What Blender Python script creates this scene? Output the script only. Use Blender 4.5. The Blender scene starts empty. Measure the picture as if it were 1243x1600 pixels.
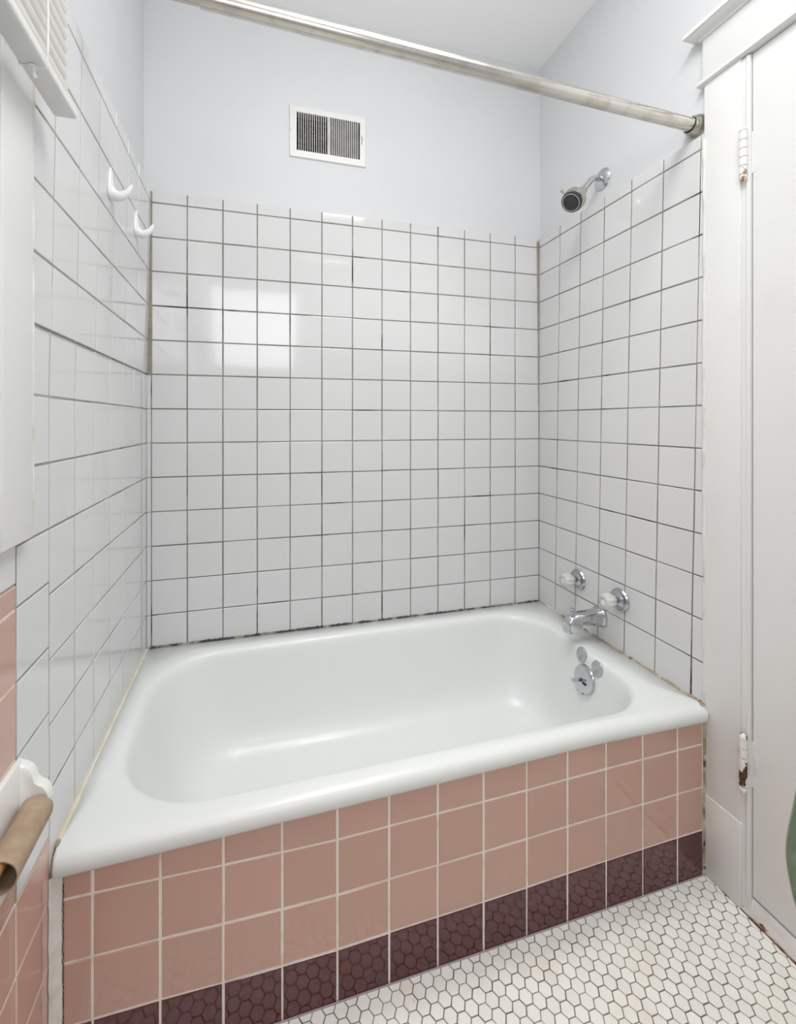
import bpy, bmesh, math, random
from mathutils import Vector, Matrix
random.seed(7)
C = bpy.context.scene.collection
S = 0.1105            # metres per wall tile; all positions below are given in tiles
ZF = -10.84           # height of the floor in tiles (zero is a course of the wall tile at eye level)
def W(x, y, z): return Vector((x * S, y * S, (z - ZF) * S))

# ------------------------------------------------------------------ camera
cam_d = bpy.data.cameras.new('camera'); cam = bpy.data.objects.new('camera', cam_d); C.objects.link(cam)
cam.location = W(-10.115, -14.269, -0.376)
cam.rotation_euler = (math.pi / 2, 0, -0.2686)
cam_d.sensor_fit = 'AUTO'; cam_d.sensor_width = 36; cam_d.lens = 700.1 / 1600 * 36
cam_d.shift_x = (621.5 - 588.2) / 1600; cam_d.shift_y = -(800 - 659.0) / 1600
cam_d.clip_start = 0.02
cam_d.dof.use_dof = True; cam_d.dof.focus_distance = 1.25; cam_d.dof.aperture_fstop = 6.0
sc = bpy.context.scene
sc.camera = cam
sc.view_settings.view_transform = 'Standard'; sc.view_settings.look = 'None'
sc.view_settings.gamma = 1.0; sc.view_settings.use_curve_mapping = False
sc.view_settings.exposure = 0.06
sc.cycles.use_denoising = True
sc.cycles.max_bounces = 14; sc.cycles.diffuse_bounces = 8; sc.cycles.glossy_bounces = 6; sc.cycles.transmission_bounces = 8
sc.cycles.caustics_refractive = False
# ------------------------------------------------------------------ world and lights
wd = bpy.data.worlds.new('world'); sc.world = wd; wd.use_nodes = True
wb = wd.node_tree.nodes['Background']; wb.inputs[0].default_value = (0.78, 0.87, 1, 1); wb.inputs[1].default_value = 1.0
def area(name, loc, target, sx, sy, watts, col):
    d = bpy.data.lights.new(name, 'AREA'); d.shape = 'RECTANGLE'; d.size = sx * S; d.size_y = sy * S; d.energy = watts; d.color = col
    o = bpy.data.objects.new(name, d); C.objects.link(o); o.location = W(*loc)
    o.rotation_euler = (W(*target) - W(*loc)).to_track_quat('-Z', 'Y').to_euler(); return o
area('ceiling_lamp', (-6.5, -10.6, 12.5), (-6.5, -10.6, 0), 6.0, 4.4, 11.5, (1, 0.99, 0.98))
area('rear_window_daylight', (-10.0, -20.8, 5.4), (-10.0, -6, 3.6), 6.0, 8.0, 8.5, (0.985, 0.99, 1))    # window in the wall behind the camera
area('ceiling_bounce_fill', (-7.0, -9.0, 9.5), (-7.0, -9.0, 20), 3.0, 3.0, 3.8, (1, 0.99, 0.98))                    # added fill without a fixture, aimed up to brighten the ceiling
area('alcove_fill', (-5.8, -5.0, 12.4), (-5.8, -5.6, 0), 2.4, 2.4, 2.3, (1, 0.99, 0.98)).data.spread = 1.4  # added downlight, no lamp there; lifts the rim, basin bottom and floor
area('window_daylight', (-13.17, -10.8, 1.0), (-6, -10.8, 0.6), 4.8, 4.0, 0.6, (0.93, 0.97, 1))

# ------------------------------------------------------------------ materials
def mat(name, col, rough=0.5, metal=0.0, var=None, bump=0.0, bscale=200, island=0.0, coat=0.0, trans=0.0, spec=None):
    """var = (second colour, noise scale, low, high): patches of the second colour"""
    m = bpy.data.materials.new(name); m.use_nodes = True; nt = m.node_tree; N = nt.nodes; L = nt.links
    b = N['Principled BSDF']
    b.inputs['Base Color'].default_value = (*col, 1); b.inputs['Roughness'].default_value = rough; b.inputs['Metallic'].default_value = metal
    if coat: b.inputs['Coat Weight'].default_value = coat; b.inputs['Coat Roughness'].default_value = 0.04
    if trans: b.inputs['Transmission Weight'].default_value = trans; b.inputs['IOR'].default_value = 1.46
    if spec is not None: b.inputs['Specular IOR Level'].default_value = spec
    tc = N.new('ShaderNodeTexCoord'); src = None
    if var:
        vs = var if isinstance(var, list) else [var]
        cur = None
        for (c2, scl, lo, hi) in vs:
            n = N.new('ShaderNodeTexNoise'); n.inputs['Scale'].default_value = scl; n.inputs['Detail'].default_value = 4
            L.new(tc.outputs['Object'], n.inputs['Vector'])
            r = N.new('ShaderNodeMapRange'); r.inputs['From Min'].default_value = lo; r.inputs['From Max'].default_value = hi
            L.new(n.outputs['Fac'], r.inputs['Value'])
            x = N.new('ShaderNodeMix'); x.data_type = 'RGBA'
            L.new(r.outputs[0], x.inputs[0])
            if cur is None: x.inputs[6].default_value = (*col, 1)
            else: L.new(cur, x.inputs[6])
            x.inputs[7].default_value = (*c2, 1); cur = x.outputs[2]
        src = cur
    if island:
        g = N.new('ShaderNodeNewGeometry'); r = N.new('ShaderNodeMapRange')
        r.inputs['To Min'].default_value = 1 - island; r.inputs['To Max'].default_value = 1 + island
        L.new(g.outputs['Random Per Island'], r.inputs['Value'])
        x = N.new('ShaderNodeMix'); x.data_type = 'RGBA'; x.blend_type = 'MULTIPLY'; x.inputs[0].default_value = 1
        if src: L.new(src, x.inputs[6])
        else: x.inputs[6].default_value = (*col, 1)
        cc = N.new('ShaderNodeCombineColor')
        for k in range(3): L.new(r.outputs[0], cc.inputs[k])
        L.new(cc.outputs[0], x.inputs[7]); src = x.outputs[2]
    if src: L.new(src, b.inputs['Base Color'])
    if bump:
        n = N.new('ShaderNodeTexNoise'); n.inputs['Scale'].default_value = bscale; n.inputs['Detail'].default_value = 3
        L.new(tc.outputs['Object'], n.inputs['Vector'])
        bp = N.new('ShaderNodeBump'); bp.inputs['Strength'].default_value = bump; bp.inputs['Distance'].default_value = 0.002
        L.new(n.outputs['Fac'], bp.inputs['Height']); L.new(bp.outputs[0], b.inputs['Normal'])
    return m
M = {}
M['paint'] = mat('wall_paint', (0.675, 0.688, 0.705), 0.55, var=((0.655, 0.668, 0.685), 3, .4, .7), bump=0.06, bscale=90)
M['ceiling'] = mat('ceiling_paint', (0.91, 0.915, 0.905), 0.7)
M['trim'] = mat('gloss_white_trim', (0.75, 0.75, 0.74), 0.34, var=((0.725, 0.72, 0.705), 6, .5, .75), bump=0.10, bscale=60)
M['white_tile'] = mat('white_wall_tile', (0.675, 0.676, 0.68), 0.09, island=0.012, bump=0.022, bscale=10, coat=0.15)
M['grout'] = mat('grey_grout', (0.205, 0.192, 0.17), 0.85, var=[((0.30, 0.285, 0.26), 7, .45, .65), ((0.02, 0.018, 0.016), 5.0, .57, .65), ((0.12, 0.08, 0.055), 9, .66, .72)])
M['grout_side'] = mat('pale_grout', (0.30, 0.285, 0.255), 0.85, var=[((0.42, 0.40, 0.36), 7, .45, .65), ((0.06, 0.055, 0.05), 8, .68, .76)])
M['pink_tile'] = mat('pink_tile', (0.545, 0.335, 0.272), 0.09, island=0.03, bump=0.012, bscale=14, coat=0.3)
M['maroon_tile'] = mat('maroon_tile', (0.09, 0.017, 0.02), 0.07, island=0.05, bump=0.012, bscale=14, coat=0.2)
M['white_grout'] = mat('cream_grout', (0.84, 0.79, 0.71), 0.8, var=((0.70, 0.61, 0.51), 25, .55, .75))
M['hex'] = mat('hex_floor_tile', (0.89, 0.89, 0.85), 0.3, island=0.04, var=[((0.84, 0.82, 0.75), 9, .5, .72), ((0.35, 0.32, 0.27), 85, .73, .78)])
M['hex_grout'] = mat('floor_grout', (0.15, 0.14, 0.12), 0.9, var=((0.30, 0.26, 0.2), 10, .45, .65))
M['enamel'] = mat('tub_enamel', (0.745, 0.765, 0.755), 0.33, coat=0.08)
M['chrome'] = mat('chrome', (0.60, 0.61, 0.63), 0.09, 1.0, bump=0.02, bscale=60)
M['worn_chrome'] = mat('worn_chrome', (0.52, 0.54, 0.56), 0.2, 1.0, var=((0.42, 0.435, 0.45), 60, .45, .65))
M['nickel'] = mat('brushed_nickel', (0.56, 0.535, 0.49), 0.27, 1.0, var=((0.46, 0.43, 0.385), 18, .45, .65))
M['rod'] = mat('rod_steel', (0.66, 0.63, 0.585), 0.2, 1.0, var=((0.53, 0.50, 0.44), 26, .5, .7))
M['dark_rubber'] = mat('charcoal_plastic', (0.035, 0.037, 0.04), 0.45)
M['nozzle'] = mat('pale_nozzle', (0.75, 0.75, 0.73), 0.5)
M['acrylic'] = mat('clear_acrylic', (0.93, 0.925, 0.89), 0.22, trans=0.45)
M['plastic'] = mat('white_plastic', (0.82, 0.83, 0.85), 0.3)
M['ceramic'] = mat('white_ceramic', (0.80, 0.795, 0.77), 0.12, coat=0.2)
M['card'] = mat('brown_cardboard', (0.33, 0.235, 0.155), 0.85, var=((0.40, 0.30, 0.21), 45, .4, .65), bump=0.1, bscale=180)
M['wood'] = mat('tan_wood', (0.52, 0.30, 0.12), 0.45, var=((0.33, 0.15, 0.05), 40, .45, .65))
M['vent'] = mat('vent_enamel', (0.76, 0.76, 0.75), 0.35)
M['fin'] = mat('dusty_vent_fin', (0.55, 0.54, 0.52), 0.5, var=((0.42, 0.405, 0.375), 12, .5, .7))
M['duct'] = mat('dark_duct', (0.04, 0.038, 0.035), 0.8, var=((0.12, 0.11, 0.1), 20, .5, .7))
M['rust_paint'] = mat('rusty_white_paint', (0.78, 0.765, 0.73), 0.4, var=((0.075, 0.022, 0.010), 42, .52, .55))
M['ochre_paint'] = mat('chipped_white_paint', (0.79, 0.78, 0.75), 0.4, var=((0.36, 0.2, 0.075), 42, .62, .66))
M['sill'] = mat('stained_threshold', (0.77, 0.765, 0.76), 0.4, var=((0.66, 0.58, 0.54), 14, .5, .7))
M['rust'] = mat('brown_rust', (0.12, 0.06, 0.03), 0.9, var=((0.3, 0.2, 0.11), 60, .45, .65))
M['dark_gap'] = mat('dark_gap', (0.035, 0.03, 0.026), 0.9)
M['mold'] = mat('mouldy_caulk', (0.055, 0.05, 0.055), 0.8, var=[((0.32, 0.27, 0.2), 26, .52, .62), ((0.6, 0.56, 0.5), 9, .58, .70)])
M['yellow_caulk'] = mat('yellowed_caulk', (0.66, 0.60, 0.47), 0.6, var=[((0.73, 0.70, 0.62), 16, .45, .62), ((0.2, 0.17, 0.13), 20, .70, .76)])
M['brown_caulk'] = mat('brown_caulk', (0.36, 0.29, 0.2), 0.75, var=[((0.62, 0.56, 0.46), 22, .48, .6), ((0.07, 0.05, 0.04), 30, .57, .66)])
M['white_caulk'] = mat('old_white_caulk', (0.74, 0.72, 0.68), 0.7, var=[((0.6, 0.56, 0.49), 18, .5, .7)], bump=0.5, bscale=80)
M['corner_grout'] = mat('olive_corner_grout', (0.27, 0.245, 0.19), 0.9, var=((0.34, 0.31, 0.25), 30, .4, .6))
M['slat'] = mat('blind_slat', (0.80, 0.795, 0.75), 0.4)
M['rail'] = mat('blind_rail', (0.76, 0.76, 0.745), 0.4)
M['leaf'] = mat('sage_leaf', (0.16, 0.215, 0.13), 0.5, var=((0.28, 0.34, 0.23), 22, .42, .62), bump=0.2, bscale=40)
M['stem'] = mat('plant_stem', (0.16, 0.18, 0.09), 0.6)
M['pot'] = mat('pot_glaze', (0.6, 0.58, 0.54), 0.3)
M['soil'] = mat('soil', (0.04, 0.028, 0.02), 0.95)
M['glass'] = mat('frosted_pane', (0.9, 0.93, 0.95), 0.4, trans=0.9)

# ------------------------------------------------------------------ helpers
class MB:
    """collects shapes given in tile units, links them as ONE mesh object"""
    def __init__(s): s.v = []; s.f = []
    def add(s, vs, fs):
        k = len(s.v); s.v += [Vector(v) for v in vs]; s.f += [tuple(i + k for i in f) for f in fs]; return s
    def box(s, x0, x1, y0, y1, z0, z1, bev=0.0):
        if bev <= 0:
            vs = [(x, y, z) for x in (x0, x1) for y in (y0, y1) for z in (z0, z1)]
            return s.add(vs, [(0, 1, 3, 2), (4, 6, 7, 5), (0, 4, 5, 1), (2, 3, 7, 6), (0, 2, 6, 4), (1, 5, 7, 3)])
        bm = bmesh.new(); bmesh.ops.create_cube(bm, size=1)
        for v in bm.verts: v.co = Vector((x0 + (v.co.x + .5) * (x1 - x0), y0 + (v.co.y + .5) * (y1 - y0), z0 + (v.co.z + .5) * (z1 - z0)))
        bmesh.ops.bevel(bm, geom=bm.edges[:], offset=bev, segments=3, profile=0.5, affect='EDGES')
        return s.from_bm(bm)
    def from_bm(s, bm):
        bm.verts.index_update(); s.add([v.co.copy() for v in bm.verts], [[v.index for v in f.verts] for f in bm.faces]); bm.free(); return s
    def rings(s, rs, closed=True, cap0=False, cap1=False):
        k = len(s.v); n = len(rs[0])
        for r in rs: s.v += [Vector(p) for p in r]
        for i in range(len(rs) - 1):
            for j in range(n if closed else n - 1):
                a = k + i * n + j; b = k + i * n + (j + 1) % n
                s.f.append((a, b, b + n, a + n))
        if cap0: s.f.append(tuple(k + j for j in reversed(range(n))))
        if cap1: s.f.append(tuple(k + (len(rs) - 1) * n + j for j in range(n)))
        return s
    def lathe(s, o, d, prof, n=32, flute=None, cap0=True, cap1=True):
        """prof: list of (distance along d, radius)"""
        o = Vector(o); d = Vector(d).normalized(); a = d.orthogonal().normalized(); b = d.cross(a)
        rs = []
        for q, (h, r) in enumerate(prof):
            ring = []
            for j in range(n):
                t = 2 * math.pi * j / n; rr = r
                if flute: rr = r * (1 + flute[1] * flute[2][q] * math.cos(flute[0] * t))
                ring.append(o + d * h + (a * math.cos(t) + b * math.sin(t)) * rr)
            rs.append(ring)
        return s.rings(rs, True, cap0, cap1)
    def tube(s, path, rad, n=16, cap=True):
        path = [Vector(p) for p in path]; rs = []; up = None
        for i, p in enumerate(path):
            t = (path[min(i + 1, len(path) - 1)] - path[max(i - 1, 0)]).normalized()
            if up is None: up = t.orthogonal().normalized()
            up = (up - t * up.dot(t)).normalized(); sd = t.cross(up)
            r = rad[i] if isinstance(rad, (list, tuple)) else rad
            rs.append([p + (up * math.cos(2 * math.pi * j / n) + sd * math.sin(2 * math.pi * j / n)) * r for j in range(n)])
        return s.rings(rs, True, cap, cap)
    def extrude(s, poly, ax, a0, a1):
        """poly in the plane across axis ax ('x','y','z'), swept from a0 to a1"""
        def pt(p, a): return {'x': (a, p[0], p[1]), 'y': (p[0], a, p[1]), 'z': (p[0], p[1], a)}[ax]
        return s.rings([[pt(p, a0) for p in poly], [pt(p, a1) for p in poly]], True, True, True)
    def build(s, name, m, parent=None, origin=None, smooth=None, kind=None):
        o3 = Vector(origin) if origin is not None else (Vector(parent['_o']) if parent is not None and '_o' in parent else Vector((0, 0, ZF)))
        me = bpy.data.meshes.new(name); me.from_pydata([(v - o3) * S for v in s.v], [], s.f); me.validate()
        bm = bmesh.new(); bm.from_mesh(me); bmesh.ops.recalc_face_normals(bm, faces=bm.faces[:]); bm.to_mesh(me); bm.free()
        me.materials.append(m)
        ob = bpy.data.objects.new(name, me); C.objects.link(ob)
        if parent is not None: ob.parent = parent
        else: ob.location = W(*o3)
        ob['_o'] = tuple(o3)
        if smooth is not None:
            me.shade_smooth() if smooth >= 180 else me.set_sharp_from_angle(angle=math.radians(smooth))
            for p in me.polygons: p.use_smooth = True
        if kind: ob['kind'] = kind
        return ob
def thing(name, label, cat, o, group=None):
    e = bpy.data.objects.new(name, None); C.objects.link(e); e.location = W(*o); e.empty_display_size = 0.03
    e['_o'] = tuple(o); e['label'] = label; e['category'] = cat
    if group: e['group'] = group
    return e
def tag(o, label, cat, group=None):
    o['label'] = label; o['category'] = cat
    if group: o['group'] = group
    return o
def copy_thing(e, o, label):
    r = e.copy(); C.objects.link(r); r.location = W(*o); r['label'] = label; r['_o'] = tuple(o)
    for ch in list(e.children):
        c = ch.copy(); C.objects.link(c); c.parent = r
        for g in ch.children:
            d = g.copy(); C.objects.link(d); d.parent = c
    return r
STRUCT = 'structure'
def tiles(rects, fn, gap=0.032, bev=0.013, depth=0.1, jit=0.0035):
    """one bevelled tile per rect (a0,a1,b0,b1); fn(a,b,h) maps wall coordinates to a point, h out of the wall"""
    mb = MB()
    for (a0, a1, b0, b1) in rects:
        g = gap / 2; A0, A1, B0, B1 = a0 + g, a1 - g, b0 + g, b1 - g
        tx, ty, dh = random.uniform(-jit, jit), random.uniform(-jit, jit), random.uniform(-jit, 0)
        ja, jb = random.uniform(-.004, .004), random.uniform(-.004, .004)
        def P(a, b, h):
            ua = (a - a0) / (a1 - a0) - .5; ub = (b - b0) / (b1 - b0) - .5
            return fn(a + ja, b + jb, h + dh + tx * ua + ty * ub)
        rs = []
        for ins, h in ((0, -depth), (0, -bev), (bev * .3, -bev * .35), (bev, 0)):
            rs.append([P(A0 + ins, B0 + ins, h), P(A1 - ins, B0 + ins, h), P(A1 - ins, B1 - ins, h), P(A0 + ins, B1 - ins, h)])
        mb.rings(rs, True, False, True)
    return mb
def plate(fn, a0, a1, b0, b1, h0, h1, n=1):
    mb = MB(); bs = [b0 + (b1 - b0) * i / n for i in range(n + 1)]
    rs = [[fn(a0, b, h0), fn(a1, b, h0), fn(a1, b, h1), fn(a0, b, h1)] for b in bs]
    return mb.rings(rs, True, True, True)

# ------------------------------------------------------------------ setting
CE = 12.65; YF = -21.0
Z = ZF
# floor: slab with hexagonal mosaic
fl = MB().box(-13.3, 0.6, YF - .3, 0.3, Z - .6, Z - 0.012).build('floor', M['hex_grout'], kind=STRUCT)
hx = MB(); P0 = .2365; RC = P0 / math.sqrt(3)
for i in range(-38, 31):
    cx = -5.538 + i * P0 * math.sqrt(3) / 2
    if cx < -13.2 or cx > .45: continue
    for j in range(-64, 6):
        cy = -6.529 + j * P0 + (P0 / 2 if i % 2 else 0)
        if cy > -6.15 or cy < YF: continue
        rot = random.uniform(-.03, .03); dx, dy = random.uniform(-.003, .003), random.uniform(-.003, .003); dz = random.uniform(-.002, .002)
        rs = []
        for r, h in ((RC - .010, -.02), (RC - .011, -.004), (RC - .018, 0)):
            rs.append([(cx + dx + r * math.cos(math.pi / 3 * k + rot), cy + dy + r * math.sin(math.pi / 3 * k + rot), Z + h + dz) for k in range(6)])
        hx.rings(rs, True, False, True)
hx.build('hexagon_tile_mosaic', M['hex'], fl)
MB().box(-13.6, 0.7, YF - .3, 0.4, CE, CE + .4).build('ceiling', M['ceiling'], kind=STRUCT)

# back wall -----------------------------------------------------------
BK = lambda a, b, h: (a, -h, b)                      # tile face on y = 0
wback = MB().box(-13.6, -8.86, 0.1, 0.7, Z, CE).box(-6.70, 0.7, 0.1, 0.7, Z, CE).box(-8.86, -6.70, 0.1, 0.7, Z, 8.15).box(-8.86, -6.70, 0.1, 0.7, 9.47, CE).build('wall_back', M['paint'], kind=STRUCT)
rows = [(-6 + k, -5 + k) for k in range(12)] + [(6, 6.345)]
rb = [(-12 + i, -11 + i, a, b) for i in range(12) for a, b in rows]
rb += [(-12 + i, -11 + i, -7.2, -6) for i in range(12)]
rb += [(-12.97, -12, a, b) for a, b in rows + [(-7.2, -6)]]
tiles([(-13.1, -12.972, a, b) for a, b in [(-7.2, -6)] + rows[:7]], BK, gap=.014, bev=.008).build('narrow_tile_strip', M['white_tile'], wback)
tiles(rb, BK).build('white_tile_field', M['white_tile'], wback)
plate(BK, -13.1, 0, -7.2, 6.325, -.09, -.014).build('grout_bed', M['grout'], wback)

# left wall: white field, its upper courses standing slightly proud; pink field nearer the camera --------
XL = -13.09
def LF(a, b, h):
    pr = 0.03 + .09 * (b - .98) / 5.3 if b > .98 else 0.0
    return (XL + pr + h, a, b)
wleft = MB()
WY0, WY1, WZ0, WZ1 = -13.6, -8.0, -1.2, 9.3         # window opening
wleft.box(-13.6, -13.18, WY1, .1, Z, CE); wleft.box(-13.6, -13.18, YF, WY0, Z, CE)
wleft.box(-13.6, -13.18, WY0, WY1, Z, WZ0); wleft.box(-13.6, -13.18, WY0, WY1, WZ1, CE)
wleft = wleft.build('wall_left', M['paint'], kind=STRUCT)
cols = [(-.40, 0)] + [(-1.40 - k, -.40 - k) for k in range(6)]
cols = [(-.42, 0), (-1.42, -.42), (-2.42, -1.42), (-3.42, -2.42), (-4.43, -3.42), (-5.40, -4.43), (-6.40, -5.40)]
rl = [(a0, a1, b0, b1) for a0, a1 in cols for b0, b1 in rows + [(-7.4, -6)]]
rl += [(-7.38, -6.40, b0, b1) for b0, b1 in [(-1 + k, k) for k in range(0, 7)]]
rl += [(-7.38, -6.40, b0, b1) for b0, b1 in [(-2, -1), (-2.81, -2), (-3.79, -2.81), (-4.78, -3.79), (-5.76, -4.78), (-6.65, -5.76)]]
rl += [(-8.37 - k, -7.38 - k, -2.5, -1.93) for k in range(0, 13)]
tiles(rl, LF).build('white_tile_field', M['white_tile'], wleft)
prow = [(-10.84, -9.58), (-9.58, -8.60), (-8.60, -7.62), (-7.62, -6.65)]
pr2 = [(-6.65, -5.70), (-5.70, -4.76), (-4.76, -3.78), (-3.78, -2.82), (-2.82, -2.5)]
rp = [(-7.38, -6.40, a, b) for a, b in prow] + [(-8.37 - k, -7.38 - k, a, b) for k in range(13) for a, b in prow + pr2]
tiles(rp, LF).build('pink_tile_field', M['pink_tile'], wleft)
gl = plate(LF, -6.40, 0, -7.4, .96, -.09, -.012); 
for q in (plate(LF, -7.38, 0, .96, 6.3, -.09, -.012, 6), plate(LF, -7.40, -6.40, -6.66, .96, -.09, -.012), plate(LF, -20.4, -7.38, -2.51, -1.95, -.09, -.012)): gl.add(q.v, q.f)
gl.build('grey_grout_bed', M['grout_side'], wleft)
gp = plate(LF, -20.4, -7.39, -10.84, -2.51, -.09, -.012); q = plate(LF, -7.39, -6.40, -10.84, -6.66, -.09, -.012); gp.add(q.v, q.f)
gp.build('cream_grout_bed', M['white_grout'], wleft)
# open joint in the far left corner of the upper courses
MB().rings([[(XL + .03, -.012, .98), (XL + .14, -.012, .98), (XL + .14, -.004, .98), (XL + .03, -.004, .98)],
            [(XL + .10, -.012, 6.25), (XL + .15, -.012, 6.25), (XL + .15, -.004, 6.25), (XL + .10, -.004, 6.25)]], True, True, True).build('corner_joint', M['corner_grout'], wleft)

# right wall -------------------------------------------------------------
XR = -0.02
def RT(a, b, h):                                       # the uprights of this field lean a little; its outer edge is plumb
    k = min(1, -a) * max(0, min(1, (a + 6.25) / .25))
    return (XR - h, a - (0.045 + 0.0205 * b) * k, b)
wright = MB()
wright.box(.1, .6, -7.3, .1, Z, CE); wright.box(.1, .6, YF, -14.6, Z, CE); wright.box(.1, .6, -14.6, -7.3, 7.7, CE)
wright = wright.build('wall_right', M['paint'], kind=STRUCT)
rows_r = rows + [(-7.2, -6)]
rr = [(-1 - j, -j, a, b) for j in range(6) for a, b in rows_r[:-1] + [(-7.2, -6)]]
rr += [(-6.25, -6, a, b) for a, b in rows_r[:-1] + [(-7.0, -6)]]
tiles(rr, RT).build('white_tile_field', M['white_tile'], wright)
plate(RT, -6.22, 0, -7.2, 6.325, -.09, -.014).build('grout_bed', M['grout'], wright)
MB().rings([[(-.015, -.012, .2), (-.05, -.012, .2), (-.03, -.03, .2), (-.015, -.03, .2)],
            [(-.015, -.012, 3.3), (-.08, -.012, 3.3), (-.05, -.035, 3.3), (-.015, -.03, 3.3)],
            [(-.015, -.012, 6.22), (-.12, -.012, 6.22), (-.06, -.04, 6.22), (-.015, -.03, 6.22)]], True, True, True).build('corner_joint', M['corner_grout'], wright)
rsn = random.Random(3)
MB().tube([(XR + .01 + rsn.uniform(-.01, .01), -6.252 + rsn.uniform(-.006, .006), 6.2 - 13.1 * k / 40) for k in range(41)], [.045 + rsn.uniform(-.012, .012) for _ in range(41)], 8).build('edge_caulk', M['white_caulk'], wright, smooth=60)

# wall behind the camera
MB().box(-13.6, .7, YF - .3, YF, Z, CE).build('wall_front', M['paint'], kind=STRUCT)

# apron of the bath --------------------------------------------------------
YA = -6.297
AP = lambda a, b, h: (a, YA - h, min(-7.283, b + sag(a)))
SAG = [(-13.1, .08)] + [(-12.55 + .975 * m, v) for m, v in enumerate((.07, .045, .002, -.025, -.047, -.037, -.032, -.022, -.008, .015, .027, .035, .042))] + [(0, .045)]
def sag(x):                                            # the courses of the apron dip by a few millimetres
    for (xa_, va), (xb_, vb) in zip(SAG, SAG[1:]):
        if x <= xb_: return va + (vb - va) * max(0, (x - xa_) / (xb_ - xa_))
    return .045
wap = MB(); n = 13
xs = [-13.09 + 13.07 * i / 26 for i in range(27)]
wap.rings([[(x, YA + .013, ZF), (x, YA + .013, -7.31 + .0055 * min(3, x + 6.5)), (x, YA + .035, -7.31 + .0055 * min(3, x + 6.5)), (x, YA + .035, ZF)] for x in xs], True, True, True)
wap = wap.build('wall_bath_apron', M['white_grout'], kind=STRUCT)
xa = [-12.97] + [-12.55 + .975 * m for m in range(13)] + [-.11]
zr = [-7.10, -7.867, -8.857, -9.847]
ra = [(xa[i], xa[i + 1], zr[k + 1], zr[k]) for i in range(len(xa) - 1) for k in range(3)]
tiles(ra, AP, gap=.042, depth=.03).build('pink_tile_field', M['pink_tile'], wap)
tiles([(xa[i], xa[i + 1], -10.9, zr[3]) for i in range(len(xa) - 1)], AP, gap=.036, depth=.03).build('maroon_tile_border', M['maroon_tile'], wap)
rsn = random.Random(5)
mbc = MB().rings([[(-13.085, YA - .005, z), (-13.085, YA - .16 + rsn.uniform(-.012, .012), z), (-13.05, YA - .09, z), (-12.965 + rsn.uniform(-.012, .012), YA - .012, z), (-12.965, YA + .02, z)] for z in [-7.3 - 3.54 * k / 30 for k in range(31)]], True, True, True)
mbc.build('corner_caulk', M['white_caulk'], wap)
MB().tube([(-12.95 + rsn.uniform(-.007, .007), YA - .004, -7.3 - 3.5 * k / 90) for k in range(91)], .006, 6).build('corner_crack', M['dark_gap'], wap)
mbc = MB().rings([[(-.115 + rsn.uniform(-.02, .02), YA - .004, z), (-.03, YA - .012 + rsn.uniform(-.008, .008), z), (.0, YA - .004, z), (.0, YA + .05, z)] for z in [-7.25 - 3.55 * k / 30 for k in range(31)]], True, True, True)
mbc.build('edge_caulk', M['brown_caulk'], wap)
MB().box(-12.9, -.05, YA - .022, YA, Z - .01, Z + .018).build('floor_joint', mat('lilac_grout', (0.42, 0.37, 0.40), .9), wap)

# ------------------------------------------------------------------ bathtub
def rrect(x0, x1, y0, y1, r, z, n=10, m=14):
    """rounded rectangle; r = radii at corners (x1,y1),(x0,y1),(x0,y0),(x1,y0)"""
    if not isinstance(r, (tuple, list)): r = (r,) * 4
    cs = [(x1 - r[0], y1 - r[0], 0), (x0 + r[1], y1 - r[1], 90), (x0 + r[2], y0 + r[2], 180), (x1 - r[3], y0 + r[3], 270)]
    corners = []
    for k, (cx, cy, a) in enumerate(cs):
        corners.append([(cx + r[k] * math.cos(math.radians(a + 90 * i / n)), cy + r[k] * math.sin(math.radians(a + 90 * i / n)), z) for i in range(n + 1)])
    out = []
    for k in range(4):
        out += corners[k]
        p, q = Vector(corners[k][-1]), Vector(corners[(k + 1) % 4][0])
        out += [tuple(p.lerp(q, i / m)) for i in range(1, m)]
    return out
ZR = -6.965
tub = thing('bathtub', 'white enamel alcove bathtub set behind a pink and maroon tiled apron', 'bathtub', (-6.5, -3.2, ZF))
top = ((-12.62, -.92, -5.92, -.62), (1.35, 1.75, 1.75, 1.35))
bot = ((-11.15, -1.75, -4.75, -1.75), (1.0, 1.15, 1.25, 1.0))
def inner(f, z):
    e = [top[0][i] + (bot[0][i] - top[0][i]) * f for i in range(4)]
    r = [top[1][i] + (bot[1][i] - top[1][i]) * f for i in range(4)]
    return rrect(e[0], e[1], e[2], e[3], r, z)
OX0, OX1 = -13.06, -.03
t = MB()
def bow(x): return x + 6.5 if x < -3.2 else 3.3 - 1.25 * (x + 3.2)      # the front roll is not quite straight
rs = []
for y0, z in ((-6.27, -7.30), (-6.34, -7.285), (-6.375, -7.23), (-6.385, -7.15), (-6.36, -7.06), (-6.30, -6.995), (-6.21, -6.955), (-6.10, -6.94)):
    rs.append([(p[0], p[1] + .012 * bow(p[0]), p[2] + .0055 * bow(p[0])) if p[1] < -5.5 else p for p in rrect(OX0, OX1, y0, -.01, .05, z)])
for f, z in ((-.085, -6.952), (-.05, -6.958), (-.015, -6.975), (.02, -7.01), (.05, -7.07), (.075, -7.16), (.10, -7.30), (.16, -7.65), (.24, -8.1), (.33, -8.55), (.43, -8.93), (.55, -9.22), (.68, -9.40), (.83, -9.51), (1.0, -9.57)):
    rs.append(inner(f, z))
b = bot[0]; cx, cy = (b[0] + b[1]) / 2, (b[2] + b[3]) / 2
for k, z in ((.75, -9.60), (.45, -9.62), (.15, -9.63)):
    rs.append([(cx + (p[0] - cx) * k, cy + (p[1] - cy) * k, z) for p in inner(1, 0)])
t.rings(rs, True, False, True)
shell = t.build('tub_shell', M['enamel'], tub, smooth=180)
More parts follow.
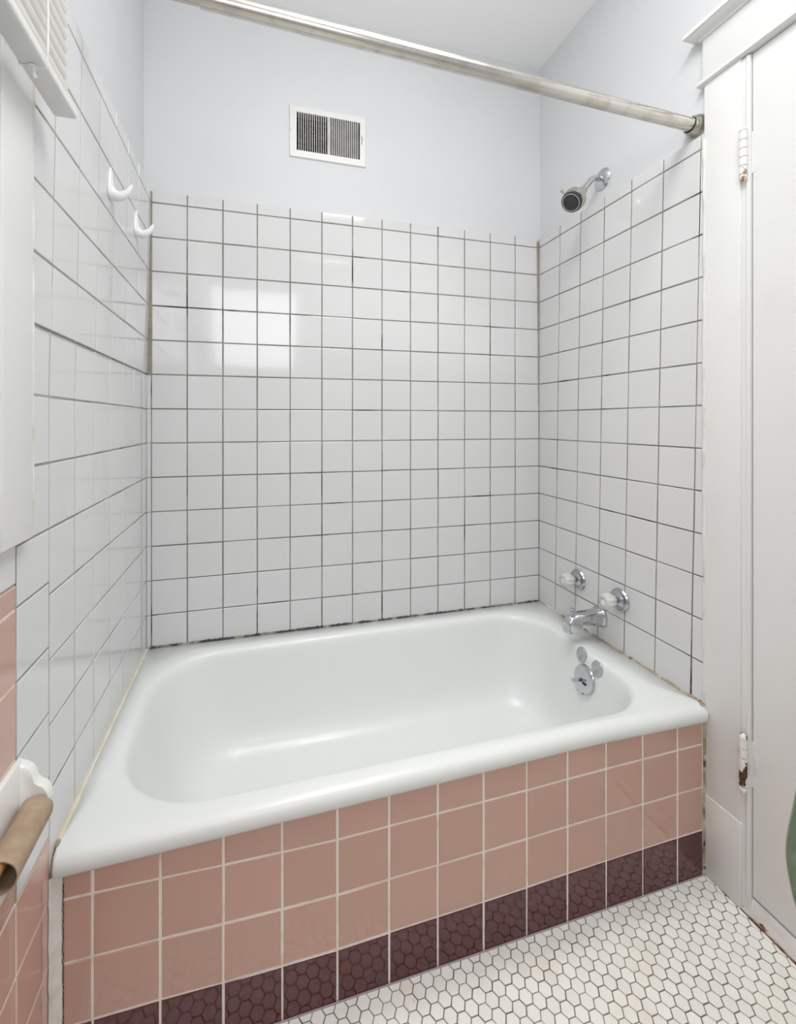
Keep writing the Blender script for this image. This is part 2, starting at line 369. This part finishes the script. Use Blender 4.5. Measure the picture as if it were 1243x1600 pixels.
# caulk lines of the tub
rsn = random.Random(11)
def bead(name, pts, r, m, parent, j=.35):
    return MB().tube(pts, [r * (1 + rsn.uniform(-j, j)) for _ in pts], 8).build(name, m, parent, smooth=80)
bead('back_caulk', [(-13.0 + 12.95 * k / 300, -.012, -6.945 + rsn.uniform(-.008, .008) + .012 * (k < 150)) for k in range(301)], .042, M['mold'], tub, .3)
bead('left_caulk', [(XL + .015, -.05 - 6.24 * k / 50, -6.975 + rsn.uniform(-.004, .004) - .16 * max(0, (k - 47) / 4) ** 2) for k in range(50)], .052, M['yellow_caulk'], tub, .15)
bead('right_caulk', [(XR - .005, -.05 - 6.12 * k / 160, -6.945 + rsn.uniform(-.006, .006)) for k in range(161)], .036, M['brown_caulk'], tub, .5)
bead('corner_dirt', [(XL + .02, -6.13 - .245 * k / 9, -6.975 - .30 * (k / 9) ** 2) for k in range(10)], .045, M['brown_caulk'], tub, .4)
bead('corner_dirt', [(-.03, -6.14 - .2 * k / 6, -6.93 - .25 * (k / 6) ** 2) for k in range(7)], .055, M['brown_caulk'], tub, .4)

# ------------------------------------------------------------------ door, casing, threshold
XC = -.03
door = MB().box(.055, .35, -14.2, -7.25, -10.40, 7.40, .01).build('door_1', M['trim'], kind=STRUCT)
tr = MB().box(XC, .1, -7.06, -6.255, Z, 7.46, .012)
for q in (MB().box(XC, .1, -15.1, -14.25, Z, 7.46, .012),): tr.add(q.v, q.f)
tr = tr.build('trim_1', M['trim'], kind=STRUCT, smooth=30)
MB().box(XC + .03, .3, -7.235, -7.05, Z, 7.40, .01).add(*(lambda q: (q.v, q.f))(MB().box(XC + .03, .3, -14.25, -14.22, Z, 7.4))).build('door_jamb', M['trim'], tr)
MB().tube([(XC + .035, -7.185, Z + .4), (XC + .035, -7.185, 7.4)], .026, 12).build('jamb_bead', M['trim'], tr, smooth=60)
MB().box(.09, .3, -7.29, -7.228, Z + .4, 7.4).build('door_gap', M['dark_gap'], tr)
MB().box(XC - .02, .1, -7.075, -6.26, Z, -8.98, .025).build('plinth_block', M['trim'], tr, smooth=30)
MB().box(XC, .1, -15.2, -6.215, 7.53, 8.56, .01).build('header_board', M['trim'], tr, smooth=30)
MB().extrude([(.1, 7.43), (XC - .03, 7.43), (XC - .085, 7.455), (XC - .09, 7.49), (XC - .06, 7.51), (XC - .05, 7.55), (.1, 7.55)], 'y', -15.3, -6.13).build('fillet_moulding', M['trim'], tr, smooth=35)
# crown: profile returns round the left end
prof = [(0, 8.50), (.05, 8.50), (.06, 8.54), (.10, 8.55), (.15, 8.565), (.20, 8.60), (.24, 8.63), (.255, 8.65), (.285, 8.65), (.285, 8.74), (.1, 8.80), (0, 8.80)]
rs = [[(XC - p, -15.3, z) for p, z in prof], [(XC - p, -6.215 + p * .95, z) for p, z in prof], [(.1, -6.215 + p * .95, z) for p, z in prof]]
MB().rings(rs, True, True, True).build('crown_moulding', M['trim'], tr, smooth=35)
def hinge(zt, zb, m, label, finial_up):
    o = (.0, -7.155, (zt + zb) / 2)
    h = MB(); L = (zt - zb); nk = 5
    for k in range(nk):
        z1 = zt - L * k / nk; z0 = zt - L * (k + 1) / nk + .018
        h.lathe((XC - .055, -7.155, z0), (0, 0, 1), [(0, .062), (.004, .072), (z1 - z0 - .004, .072), (z1 - z0, .062)], 20)
    e = h.build('hinge', m, door, smooth=20)
    q = MB()
    for zz, d in ((zt, 1), (zb, -1)): q.lathe((XC - .055, -7.155, zz), (0, 0, d), [(0, .06), (.015, .062), (.03, .075), (.07, .07), (.11, .045), (.125, .01)], 16)
    q.tube([(XC - .055, -7.155, zb), (XC - .055, -7.155, zt)], .05, 12)
    q.build('hinge_pin', m, e, smooth=40)
    MB().box(.048, .07, -7.34, -7.2, zb + .02, zt - .02, .006).build('hinge_leaf', M['trim'], e)
hinge(5.78, 4.86, M['ochre_paint'], '', 1)
hinge(-7.12, -8.13, M['rust_paint'], '', 1)
ts = MB().extrude([(-.02, Z), (-.015, -10.80), (.0, -10.76), (.045, -10.52), (.07, -10.47), (.5, -10.47), (.5, Z)], 'y', -14.2, -7.07).build('trim_2', M['sill'], kind=STRUCT, smooth=30)
rsn = random.Random(4)
MB().tube([(-.03, -6.32 - 2.6 * k / 40, Z + .005) for k in range(41)], [.02 * (1 + rsn.uniform(-.5, .5)) for _ in range(41)], 8).build('dirt_line', M['rust'], ts, smooth=80)
MB().tube([(.0 + .09 * k / 5, -7.10 + rsn.uniform(-.02, .02), -10.77 + .22 * k / 5) for k in range(6)], [.008, .016, .02, .018, .014, .006], 8).build('rust_stain', M['rust'], ts, smooth=80)
MB().tube([(-.01, -7.42 - .05 * k, -10.78 + .02 * (k == 1)) for k in range(4)], [.008, .028, .022, .006], 8).build('rust_chip', M['rust'], ts, smooth=80)

# ------------------------------------------------------------------ window and blind
wn = MB()
XW = XL + .12
for (y0, y1, z0, z1) in ((-8.0, -7.22, -1.93, 10.1), (-14.4, -13.6, -1.93, 10.1), (-13.6, -8.0, WZ1, 10.1), (-13.6, -8.0, -1.93, WZ0)):
    wn.box(-13.2, XW, y0, y1, z0, z1, .02)
wn = wn.build('window_1', M['trim'], kind=STRUCT, smooth=30)
sa = MB()
for (y0, y1, z0, z1) in ((-8.25, -8.0, WZ0, WZ1), (-13.6, -13.35, WZ0, WZ1), (-13.35, -8.25, WZ0, WZ0 + .3), (-13.35, -8.25, WZ1 - .3, WZ1), (-13.35, -8.25, 3.8, 4.1)):
    sa.box(-13.35, -13.2, y0, y1, z0, z1, .015)
sa.build('sash_frame', M['trim'], wn, smooth=30)
MB().box(-13.3, -13.26, -13.36, -8.24, WZ0 + .28, WZ1 - .28).build('pane', M['glass'], wn)
MB().tube([(XW - .02, -7.215, -1.9 + 11.9 * k / 60) for k in range(61)], [.028 * (1 + rsn.uniform(-.4, .4)) for _ in range(61)], 8).build('paint_caulk', M['white_caulk'], wn, smooth=80)
bl = thing('window_blind', 'white horizontal slat blind hanging half lowered over the window at upper left', 'blind', (-12.7, -10.4, 3.95))
BX0, BX1, BY0, BY1 = -12.85, -12.555, -14.3, -6.9
MB().box(BX0, BX1, BY0, BY1, 3.965, 4.11, .035).build('bottom_rail', M['rail'], bl, smooth=40)
sl = None
for k in range(29):
    z = 4.24 + .184 * k
    pts0 = []; 
    pr = [(.065, .105), (.035, .055), (.0, .0), (-.04, -.05), (-.085, -.095)]
    ring = [(p[0], p[1]) for p in pr] + [(p[0], p[1] - .008) for p in reversed(pr)]
    if sl is None:
        sl = MB().extrude([(-12.7 + a, z + c) for a, c in ring], 'y', BY0 + .06, BY1 - .10 ).build('slat', M['slat'], bl, smooth=50)
    else:
        o = sl.copy(); C.objects.link(o); o.parent = bl; o.location = (0, 0, .184 * k * S)
MB().box(-12.86, -12.52, BY0, BY1 - .05, 9.6, 9.9, .02).build('head_rail', M['rail'], bl)
cd = MB()
for x in (-12.853, -12.55): cd.tube([(x, -7.89, 4.0), (x, -7.89, 9.6)], .008, 6)
cd.tube([(-12.853, -7.89, 4.0), (-12.84, -7.89, 3.96), (-12.72, -7.89, 3.955), (-12.58, -7.89, 3.96), (-12.55, -7.885, 4.0), (-12.545, -7.91, 4.12)], .012, 6)
cd.tube([(-12.53, -7.93, 4.12), (-12.5, -8.0, 4.5), (-12.5, -8.03, 5.0), (-12.51, -8.0, 9.6)], .011, 6)
cd.build('ladder_cord', M['plastic'], bl, smooth=60)
MB().lathe((-12.7, -7.89, 3.962), (0, 0, -1), [(0, .055), (.012, .06), (.022, .045), (.025, .0)], 20).tube([(-12.70, -7.89, 3.95), (-12.69, -7.9, 3.86), (-12.68, -7.88, 3.83)], [.014, .02, .024], 10).build('cord_button', M['plastic'], bl, smooth=40)

# ------------------------------------------------------------------ air vent
vt = thing('air_vent', 'white metal air vent grille with dark slots high on the painted back wall', 'vent', (-7.78, .1, 8.78))
VX0, VX1, VZ0, VZ1 = -9.03, -6.53, 7.98, 9.64
gx0, gx1, gz0, gz1 = VX0 + .235, VX1 - .215, VZ0 + .235, VZ1 - .215
f = MB(); y0, y1 = .04, .1
fr = [[(VX0, y1), (VX1, y1)]]
def frame(mb, a0, a1, c0, c1, i0, i1, j0, j1, yo, yi):
    r1 = [(a0, yi, c0), (a1, yi, c0), (a1, yi, c1), (a0, yi, c1)]
    r2 = [(a0 + .03, yo, c0 + .03), (a1 - .03, yo, c0 + .03), (a1 - .03, yo, c1 - .03), (a0 + .03, yo, c1 - .03)]
    r3 = [(i0, yo, j0), (i1, yo, j0), (i1, yo, j1), (i0, yo, j1)]
    r4 = [(i0, yi, j0), (i1, yi, j0), (i1, yi, j1), (i0, yi, j1)]
    return mb.rings([r1, r2, r3, r4], True)
frame(f, VX0, VX1, VZ0, VZ1, gx0, gx1, gz0, gz1, y0, y1)
f.build('vent_frame', M['vent'], vt)
mid = (gx0 + gx1) / 2
lv = MB(); w = (gx1 - gx0 - .08) / 28
for k in range(29):
    for side in (0, 1):
        if side == 0 and k <= 14: x = gx0 + w * k; tilt = .02
        elif side == 1 and 14 <= k: x = gx0 + .08 + w * k; tilt = -.03
        else: continue
        if x < gx0 + .01 or x > gx1 - .01: continue
        lv.add([(x - .012, y0 - .002, gz0), (x + .012, y0 - .002, gz0), (x + .006 + tilt, .15, gz0), (x - .006 + tilt, .15, gz0),
                (x - .012, y0 - .002, gz1), (x + .012, y0 - .002, gz1), (x + .006 + tilt, .15, gz1), (x - .006 + tilt, .15, gz1)],
               [(0, 1, 5, 4), (1, 2, 6, 5), (2, 3, 7, 6), (3, 0, 4, 7), (4, 5, 6, 7), (0, 3, 2, 1)])
lv.box(mid - .035, mid + .035, y0 - .001, .06, gz0, gz1)
lv.build('louvre_fins', M['fin'], vt)
MB().box(VX0 + .1, VX1 - .1, .62, .66, VZ0 + .1, VZ1 - .1).build('duct_back', M['duct'], vt)
db = MB()
for k in range(6): 
    zz = gz0 + .1 + .2 * k
    db.box(gx0 + .02, gx1 - .02, .30, .31, zz, zz + .02).box(gx0 + .02, gx1 - .02, .31, .40, zz + .09, zz + .1)
db.build('damper_blades', M['duct'], vt)
MB().box(gx0, gx1, .12, .6, gz1 - .001, gz1 + .02).build('duct_lining', M['fin'], vt)
for x, z in ((VX0 + .07, (VZ0 + VZ1) / 2), (VX1 - .07, (VZ0 + VZ1) / 2 - .02)):
    MB().lathe((x, y0, z), (0, -1, 0), [(0, .03), (.01, .026), (.014, .0)], 12).build('screw', M['nickel'], vt, smooth=40)
MB().box(VX1 - .16, VX1 - .14, y0 - .003, y0 + .01, 8.72, 8.98).build('lever_slot', M['dark_gap'], vt)
MB().box(VX1 - .165, VX1 - .135, y0 - .05, y0, 8.94, 9.02, .006).build('damper_lever', M['vent'], vt)

# ------------------------------------------------------------------ shower rod
rod = thing('shower_rod', 'long steel shower curtain rod across the alcove above the tub', 'curtain rod', (-6.5, -5.98, 6.83))
def rp_(x): return Vector((x, -5.985, 6.672 - .0248 * x))
MB().tube([rp_(-11.0), rp_(-5), rp_(-.08)], .146, 28).build('outer_tube', M['rod'], rod, smooth=40)
MB().tube([rp_(-13.12), rp_(-10.95)], .122, 28).build('inner_tube', M['rod'], rod, smooth=40)
for x, d in ((.1, -1), (-13.17, 1)):
    p = rp_(x)
    MB().lathe(p, (d, 0, 0), [(0, .25), (.04, .255), (.07, .25), (.20, .20), (.22, .185), (.225, .152), (.16, .15)], 36, cap0=True, cap1=False).build('wall_flange', M['nickel'], rod, smooth=35)
    MB().lathe(p + Vector((d * .215, 0, 0)), (d, 0, 0), [(0, .178), (.014, .16)], 28).build('seal_ring', M['dark_gap'], rod)

# ------------------------------------------------------------------ shower head
sh = thing('wall_shower', 'brushed nickel shower head on a chrome arm high on the right wall', 'shower head', (.1, -2.98, 6.98))
MB().lathe((.1, -2.98, 6.98), (-1, 0, 0), [(0, .31), (.02, .315), (.06, .27), (.10, .18), (.12, .10)], 36).build('wall_flange', M['chrome'], sh, smooth=40)
HD = Vector((-.72, -.20, -.66)).normalized()
hc = Vector((-1.17, -3.16, 6.03))                       # centre of the spray face
nk = hc - HD * .74
path = [Vector((.1, -2.98, 6.98)), Vector((-.06, -2.99, 6.985)), Vector((-.20, -3.0, 6.97)), Vector((-.30, -3.01, 6.92)), Vector((-.38, -3.02, 6.84)), nk - HD * .05 + Vector((0, 0, .02)), nk]
MB().tube(path, .085, 18).build('shower_arm', M['chrome'], sh, smooth=60)
hb = MB().lathe(nk - HD * .04, HD, [(0, .10), (.03, .12), (.10, .12), (.13, .105), (.18, .11), (.28, .17), (.40, .26), (.48, .305), (.50, .30), (.52, .325), (.60, .335), (.68, .325), (.70, .30)], 40).build('head_body', M['nickel'], sh, smooth=40)
fb = MB().lathe(hc - HD * .03, HD, [(0, .30), (.035, .295), (.045, .26), (.045, .235), (.03, .225), (.03, .2), (.05, .19), (.055, .0)], 40).build('spray_face', M['dark_rubber'], sh, smooth=35)
a = HD.orthogonal().normalized(); b2 = HD.cross(a)
nz = MB()
for k in range(40):
    t_ = 2 * math.pi * k / 40; nz.lathe(hc + HD * .01 + (a * math.cos(t_) + b2 * math.sin(t_)) * .247, HD, [(0, .015), (.014, .011)], 6)
nz.build('nozzle_ring', M['nozzle'], fb)
nz = MB()
for k in range(9):
    t_ = 2 * math.pi * k / 9; nz.lathe(hc + HD * .018 + (a * math.cos(t_) + b2 * math.sin(t_)) * .135, HD, [(0, .016), (.008, .012)], 8)
nz.build('spray_hole', M['dark_gap'], fb)
lev = Vector((-.55, .25, .75)); lev = (lev - HD * lev.dot(HD)).normalized()
p = hc - HD * .10
MB().tube([p + lev * .28, p + lev * .38, p + lev * .46], [.035, .04, .05], 12).build('spray_lever', M['nickel'], hb, smooth=60)

# ------------------------------------------------------------------ taps, spout, overflow
def tap(o):
    e = thing('tap_handle', 'clear fluted tap knob on round plate, farther of the pair above the spout', 'tap', o, 'shower taps')
    x, y, z = o
    MB().lathe(o, (-1, 0, 0), [(0, .32), (.03, .325), (.07, .30), (.085, .24), (.075, .20), (.11, .165), (.15, .11), (.16, .07)], 40).build('escutcheon', M['worn_chrome'], e, smooth=40)
    MB().lathe((x - .12, y, z), (-1, 0, 0), [(0, .07), (.12, .065), (.16, .05)], 20).build('stem', M['worn_chrome'], e, smooth=40)
    pf = [(.0, .12), (.02, .16), (.08, .195), (.16, .215), (.25, .225), (.32, .21), (.36, .18), (.37, .11), (.345, .09), (.34, .0)]
    fl_ = [0, .3, .9, 1, 1, .9, .5, .1, 0, 0]
    MB().lathe((x - .24, y, z), (-1, 0, 0), pf, 80, flute=(10, .055, fl_)).build('knob', M['acrylic'], e, smooth=50)
    MB().lathe((x - .575, y, z), (-1, 0, 0), [(0, .075), (.012, .075), (.016, .0)], 24).build('knob_cap', M['ceramic'], e, smooth=40)
    return e
tp = tap((XR, -2.09, -5.44))
copy_thing(tp, (XR, -3.79, -5.45), 'clear fluted tap knob on round plate, nearer of the pair above the spout')

sp = thing('tub_spout', 'chrome tub spout with a diverter knob below the two taps', 'spout', (XR, -3.03, -6.25))
def dsec(x, zc, hw, hh, drop=0, n=24):
    out = []
    for k in range(n):
        t_ = 2 * math.pi * k / n; c, s_ = math.cos(t_), math.sin(t_)
        e_ = .62
        out.append((x, -3.03 + hw * math.copysign(abs(c) ** e_, c), zc + hh * math.copysign(abs(s_) ** e_, s_)))
    return out
rs = [dsec(XR + .02, -6.25, .27, .27), dsec(XR - .045, -6.25, .28, .28), dsec(XR - .08, -6.25, .27, .27)]
SPX = [(.12, -6.01, -6.47, .225), (.25, -6.015, -6.46, .212), (.45, -6.025, -6.43, .205), (.62, -6.03, -6.395, .20), (.72, -6.035, -6.375, .20), (.78, -6.04, -6.385, .20), (.805, -6.043, -6.43, .20), (.82, -6.045, -6.50, .20), (.835, -6.047, -6.60, .20), (.86, -6.05, -6.62, .20),
       (.95, -6.06, -6.625, .195), (1.05, -6.085, -6.62, .19), (1.12, -6.12, -6.61, .185), (1.18, -6.17, -6.60, .178), (1.22, -6.23, -6.59, .165), (1.24, -6.30, -6.58, .14)]
for d_, zt_, zb_, hw_ in SPX: rs.append(dsec(XR - d_, (zt_ + zb_) / 2, hw_, (zt_ - zb_) / 2))
so = MB().rings(rs, True, True, True)
so.build('spout_body', M['chrome'], sp, smooth=38)
MB().lathe((-1.04, -3.03, -6.10), (0, 0, 1), [(0, .035), (.10, .035), (.11, .07), (.19, .065), (.21, .05), (.215, 0)], 20).build('diverter_knob', M['chrome'], sp, smooth=40)

# point and outward normal on the drain end of the basin at a given height and depth
def end_wall(y, z):
    prof = [(.075, -7.16), (.10, -7.30), (.16, -7.65), (.24, -8.1), (.33, -8.55)]
    for (f0, z0), (f1, z1) in zip(prof, prof[1:]):
        if z1 <= z <= z0:
            f = f0 + (f1 - f0) * (z0 - z) / (z0 - z1); x = top[0][1] + (bot[0][1] - top[0][1]) * f
            sl = (bot[0][1] - top[0][1]) * (f1 - f0) / (z0 - z1)
            return Vector((x, y, z)), Vector((-1, 0, -sl)).normalized() * 1.0
    return Vector((top[0][1] - .05, y, z)), Vector((-1, 0, 0))
p, nrm = end_wall(-3.60, -7.66); nrm = Vector((-1, 0, .22)).normalized()
ov = thing('overflow_plate', 'round chrome overflow plate with a trip lever on the drain end of the tub', 'overflow plate', tuple(p))
MB().lathe(p + nrm * -.02, nrm, [(.02, .38), (.06, .385), (.10, .36), (.12, .30), (.13, 0)], 40).build('cover_plate', M['chrome'], ov, smooth=35)
MB().tube([p + nrm * .08, p + nrm * .20 + Vector((0, .02, -.05)), p + nrm * .42 + Vector((0, .05, -.09))], [.05, .05, .055], 4).build('trip_lever', M['chrome'], ov, smooth=50)
MB().box(p.x - .15, p.x - .10, p.y - .17, p.y - .04, p.z - .09, p.z - .03, .008).build('lever_slot', M['dark_gap'], ov)
MB().tube([p + Vector((-.03, -.03 + .07 * k, -.42 + .03 * abs(k - 1))) for k in range(3)], [.03, .055, .03], 8).build('rust_mark', M['rust'], ov, smooth=60)
def disc(y, z, label):
    p, _ = end_wall(y, z)
    e = MB().lathe(p + nrm * -.01, nrm, [(0, .205), (.02, .205), (.035, .19), (.04, 0)], 36).build('cover_disc', M['worn_chrome'], None, origin=tuple(p), smooth=35)
    return tag(e, label, 'cover', 'hole covers above the overflow')
disc(-3.36, -7.10, 'small round steel hole cover, the farther and higher of two above the overflow plate')
disc(-3.98, -7.18, 'small round steel hole cover, the nearer of two above the overflow plate')

# ------------------------------------------------------------------ hooks on the left wall
def hook(o):
    e = thing('wall_hook', 'white adhesive hook on the left tile wall, the nearer of two', 'hook', o, 'adhesive hooks')
    x, y, z = o
    rs = []
    N_ = 16
    for k in range(N_ + 1):
        t_ = k / N_; zz = z + .36 - .68 * t_
        hw = .15 * min(1, (t_ * 1.5 + .03)) ** .55 * (1 if t_ < .8 else max(.12, math.sqrt(max(0, 1 - ((t_ - .8) / .2) ** 2))))
        th = .03 + .085 * t_
        rs.append([(x, y - hw, zz), (x + th * .45, y - hw * .96, zz), (x + th * .85, y - hw * .5, zz), (x + th, y, zz), (x + th * .85, y + hw * .5, zz), (x + th * .45, y + hw * .96, zz), (x, y + hw, zz)])
    MB().rings(rs, True, True, True).build('hook_base', M['plastic'], e, smooth=60)
    pth = [(.0, -.14), (.06, -.20), (.13, -.225), (.21, -.215), (.28, -.17), (.34, -.10), (.385, -.01), (.41, .05)]
    MB().tube([(x + a_, y, z + c_) for a_, c_ in pth], [.13, .125, .11, .095, .078, .06, .042, .02], 14).build('hook_prong', M['plastic'], e, smooth=60)
    return e
hk = hook(LF(-3.76, 4.58, .0))
copy_thing(hk, LF(-1.63, 4.65, .0), 'white adhesive hook on the left tile wall, the farther one nearest the corner')

# ------------------------------------------------------------------ toilet paper holder, roller and empty tube
hd = thing('paper_holder', 'white ceramic toilet paper holder on the pink tiles at left', 'paper holder', (XL, -8.15, -5.5))
arm_prof = [(XL, -4.80), (-12.98, -4.85), (-12.915, -4.90), (-12.885, -4.97), (-12.865, -5.06), (-12.82, -5.11), (-12.76, -5.15), (-12.71, -5.23), (-12.695, -5.33), (-12.72, -5.47), (-12.80, -5.60), (-12.92, -5.80), (XL, -5.95)]
def arm(y0, y1):
    mb = MB(); c_ = Vector((-12.95, 0, -5.35)); r = []
    for yy, k in ((y0, .94), (y0 + .02, .985), (y0 + .045, 1), (y1 - .045, 1), (y1 - .02, .985), (y1, .94)):
        r.append([(max(XL, c_.x + (px - c_.x) * k), yy, c_.z + (pz - c_.z) * k) for px, pz in arm_prof])
    return mb.rings(r, True, True, True)
arm(-7.46, -7.30).build('holder_arm', M['ceramic'], hd, smooth=50)
arm(-9.04, -8.88).build('holder_arm', M['ceramic'], hd, smooth=50)
MB().box(XL - .02, XL + .06, -9.1, -7.38, -6.2, -4.78, .03).build('back_plate', M['ceramic'], hd, smooth=40)
ty0 = -8.40; TC = (-12.83, -5.42)
MB().tube([(-12.865, -7.44, -5.325), (-12.865, -8.0, -5.325)], .075, 20).tube([(-12.865, -7.9, -5.325), (-12.865, -8.9, -5.325)], .088, 20).build('roller', M['wood'], hd, smooth=50)
tb = MB(); rs = []
rsn = random.Random(9); n = 48
for yy, r in ((-7.49, .176), (-7.49, .190), (-7.54, .190), (-7.7, .19), (-8.1, .19), (ty0, .191), (ty0, .178), (-8.1, .177), (-7.6, .177)):
    ring = []
    for k in range(n):
        t_ = 2 * math.pi * k / n; torn = .05 * max(0, math.sin(3 * t_ + .6)) * (yy > -7.55)
        ring.append((TC[0] + r * math.cos(t_), yy + torn * .4, TC[1] + r * math.sin(t_) * (1 - .02 * math.sin(2 * t_))))
    rs.append(ring)
tb.rings(rs + [rs[0]], True)
tag(tb.build('cardboard_tube', M['card'], None, origin=(TC[0], -7.9, TC[1]), smooth=50), 'empty brown cardboard toilet roll tube hanging on the white ceramic holder', 'cardboard tube')

# ------------------------------------------------------------------ plant by the door
pl = thing('potted_plant', 'sage green broad-leaved plant, one leaf edge showing at the right edge before the door', 'plant', (-4.4, -12.7, ZF))
MB().lathe((-4.4, -12.7, ZF), (0, 0, 1), [(0, .8), (.1, .85), (1.6, 1.1), (1.75, 1.15), (1.75, 1.05), (1.6, 1.0)], 40).build('pot', M['pot'], pl, smooth=40)
MB().lathe((-4.4, -12.7, ZF + 1.5), (0, 0, 1), [(0, 1.0), (.05, .9), (.08, 0)], 32).build('soil', M['soil'], pl)
def leaf(base, tip, width, bend, nrm_):
    base, tip, nr = Vector(base), Vector(tip), Vector(nrm_).normalized()
    ax = (tip - base); sd = ax.cross(nr).normalized(); mb = MB(); rs = []
    for k in range(19):
        t_ = k / 18; w_ = width * math.sin(math.pi * min(.999, max(.004, t_)) ** .85) ** .75 * (1 + .02 * math.sin(17 * t_))
        c_ = base + ax * t_ + nr * bend * math.sin(math.pi * t_)
        row = [(-1, .10), (-.5, .02), (0, -.03), (.5, .02), (1, .10)]
        up = [c_ + sd * w_ * a_ + nr * (h * width) for a_, h in row]; dn = [c_ + sd * w_ * a_ * .985 + nr * (h * width - .02) for a_, h in reversed(row)]
        rs.append(up + dn)
    return mb.rings(rs, True, True, True)
sx = [(-4.4, -12.7, ZF + 1.5), (-4.55, -12.55, -8.0), (-4.9, -12.2, -6.2), (-5.25, -11.75, -4.9), (-5.33, -11.65, -4.6)]
MB().tube(sx, [.10, .09, .07, .045, .03], 12).build('stem', M['stem'], pl, smooth=60)
leaf((-5.445, -11.61, -4.74), (-5.445, -11.61, -2.86), .435, .10, (-.27, -.96, .1)).build('leaf', M['leaf'], pl, smooth=60)
for q_, ((bx, by, bz), (tx, ty, tz), nr) in enumerate([((-4.9, -12.2, -6.2), (-3.7, -11.9, -5.0), (-.3, -.5, .8)), ((-4.55, -12.55, -8.0), (-3.4, -13.2, -7.0), (0, 0, 1)), ((-4.7, -12.4, -7.2), (-4.9, -13.9, -6.2), (0, .2, 1))]):
    leaf((bx, by, bz), (tx, ty, tz), .42, .12, nr).build('leaf', M['leaf'], pl, smooth=60)
for ob in bpy.data.objects:
    if '_o' in ob: del ob['_o']
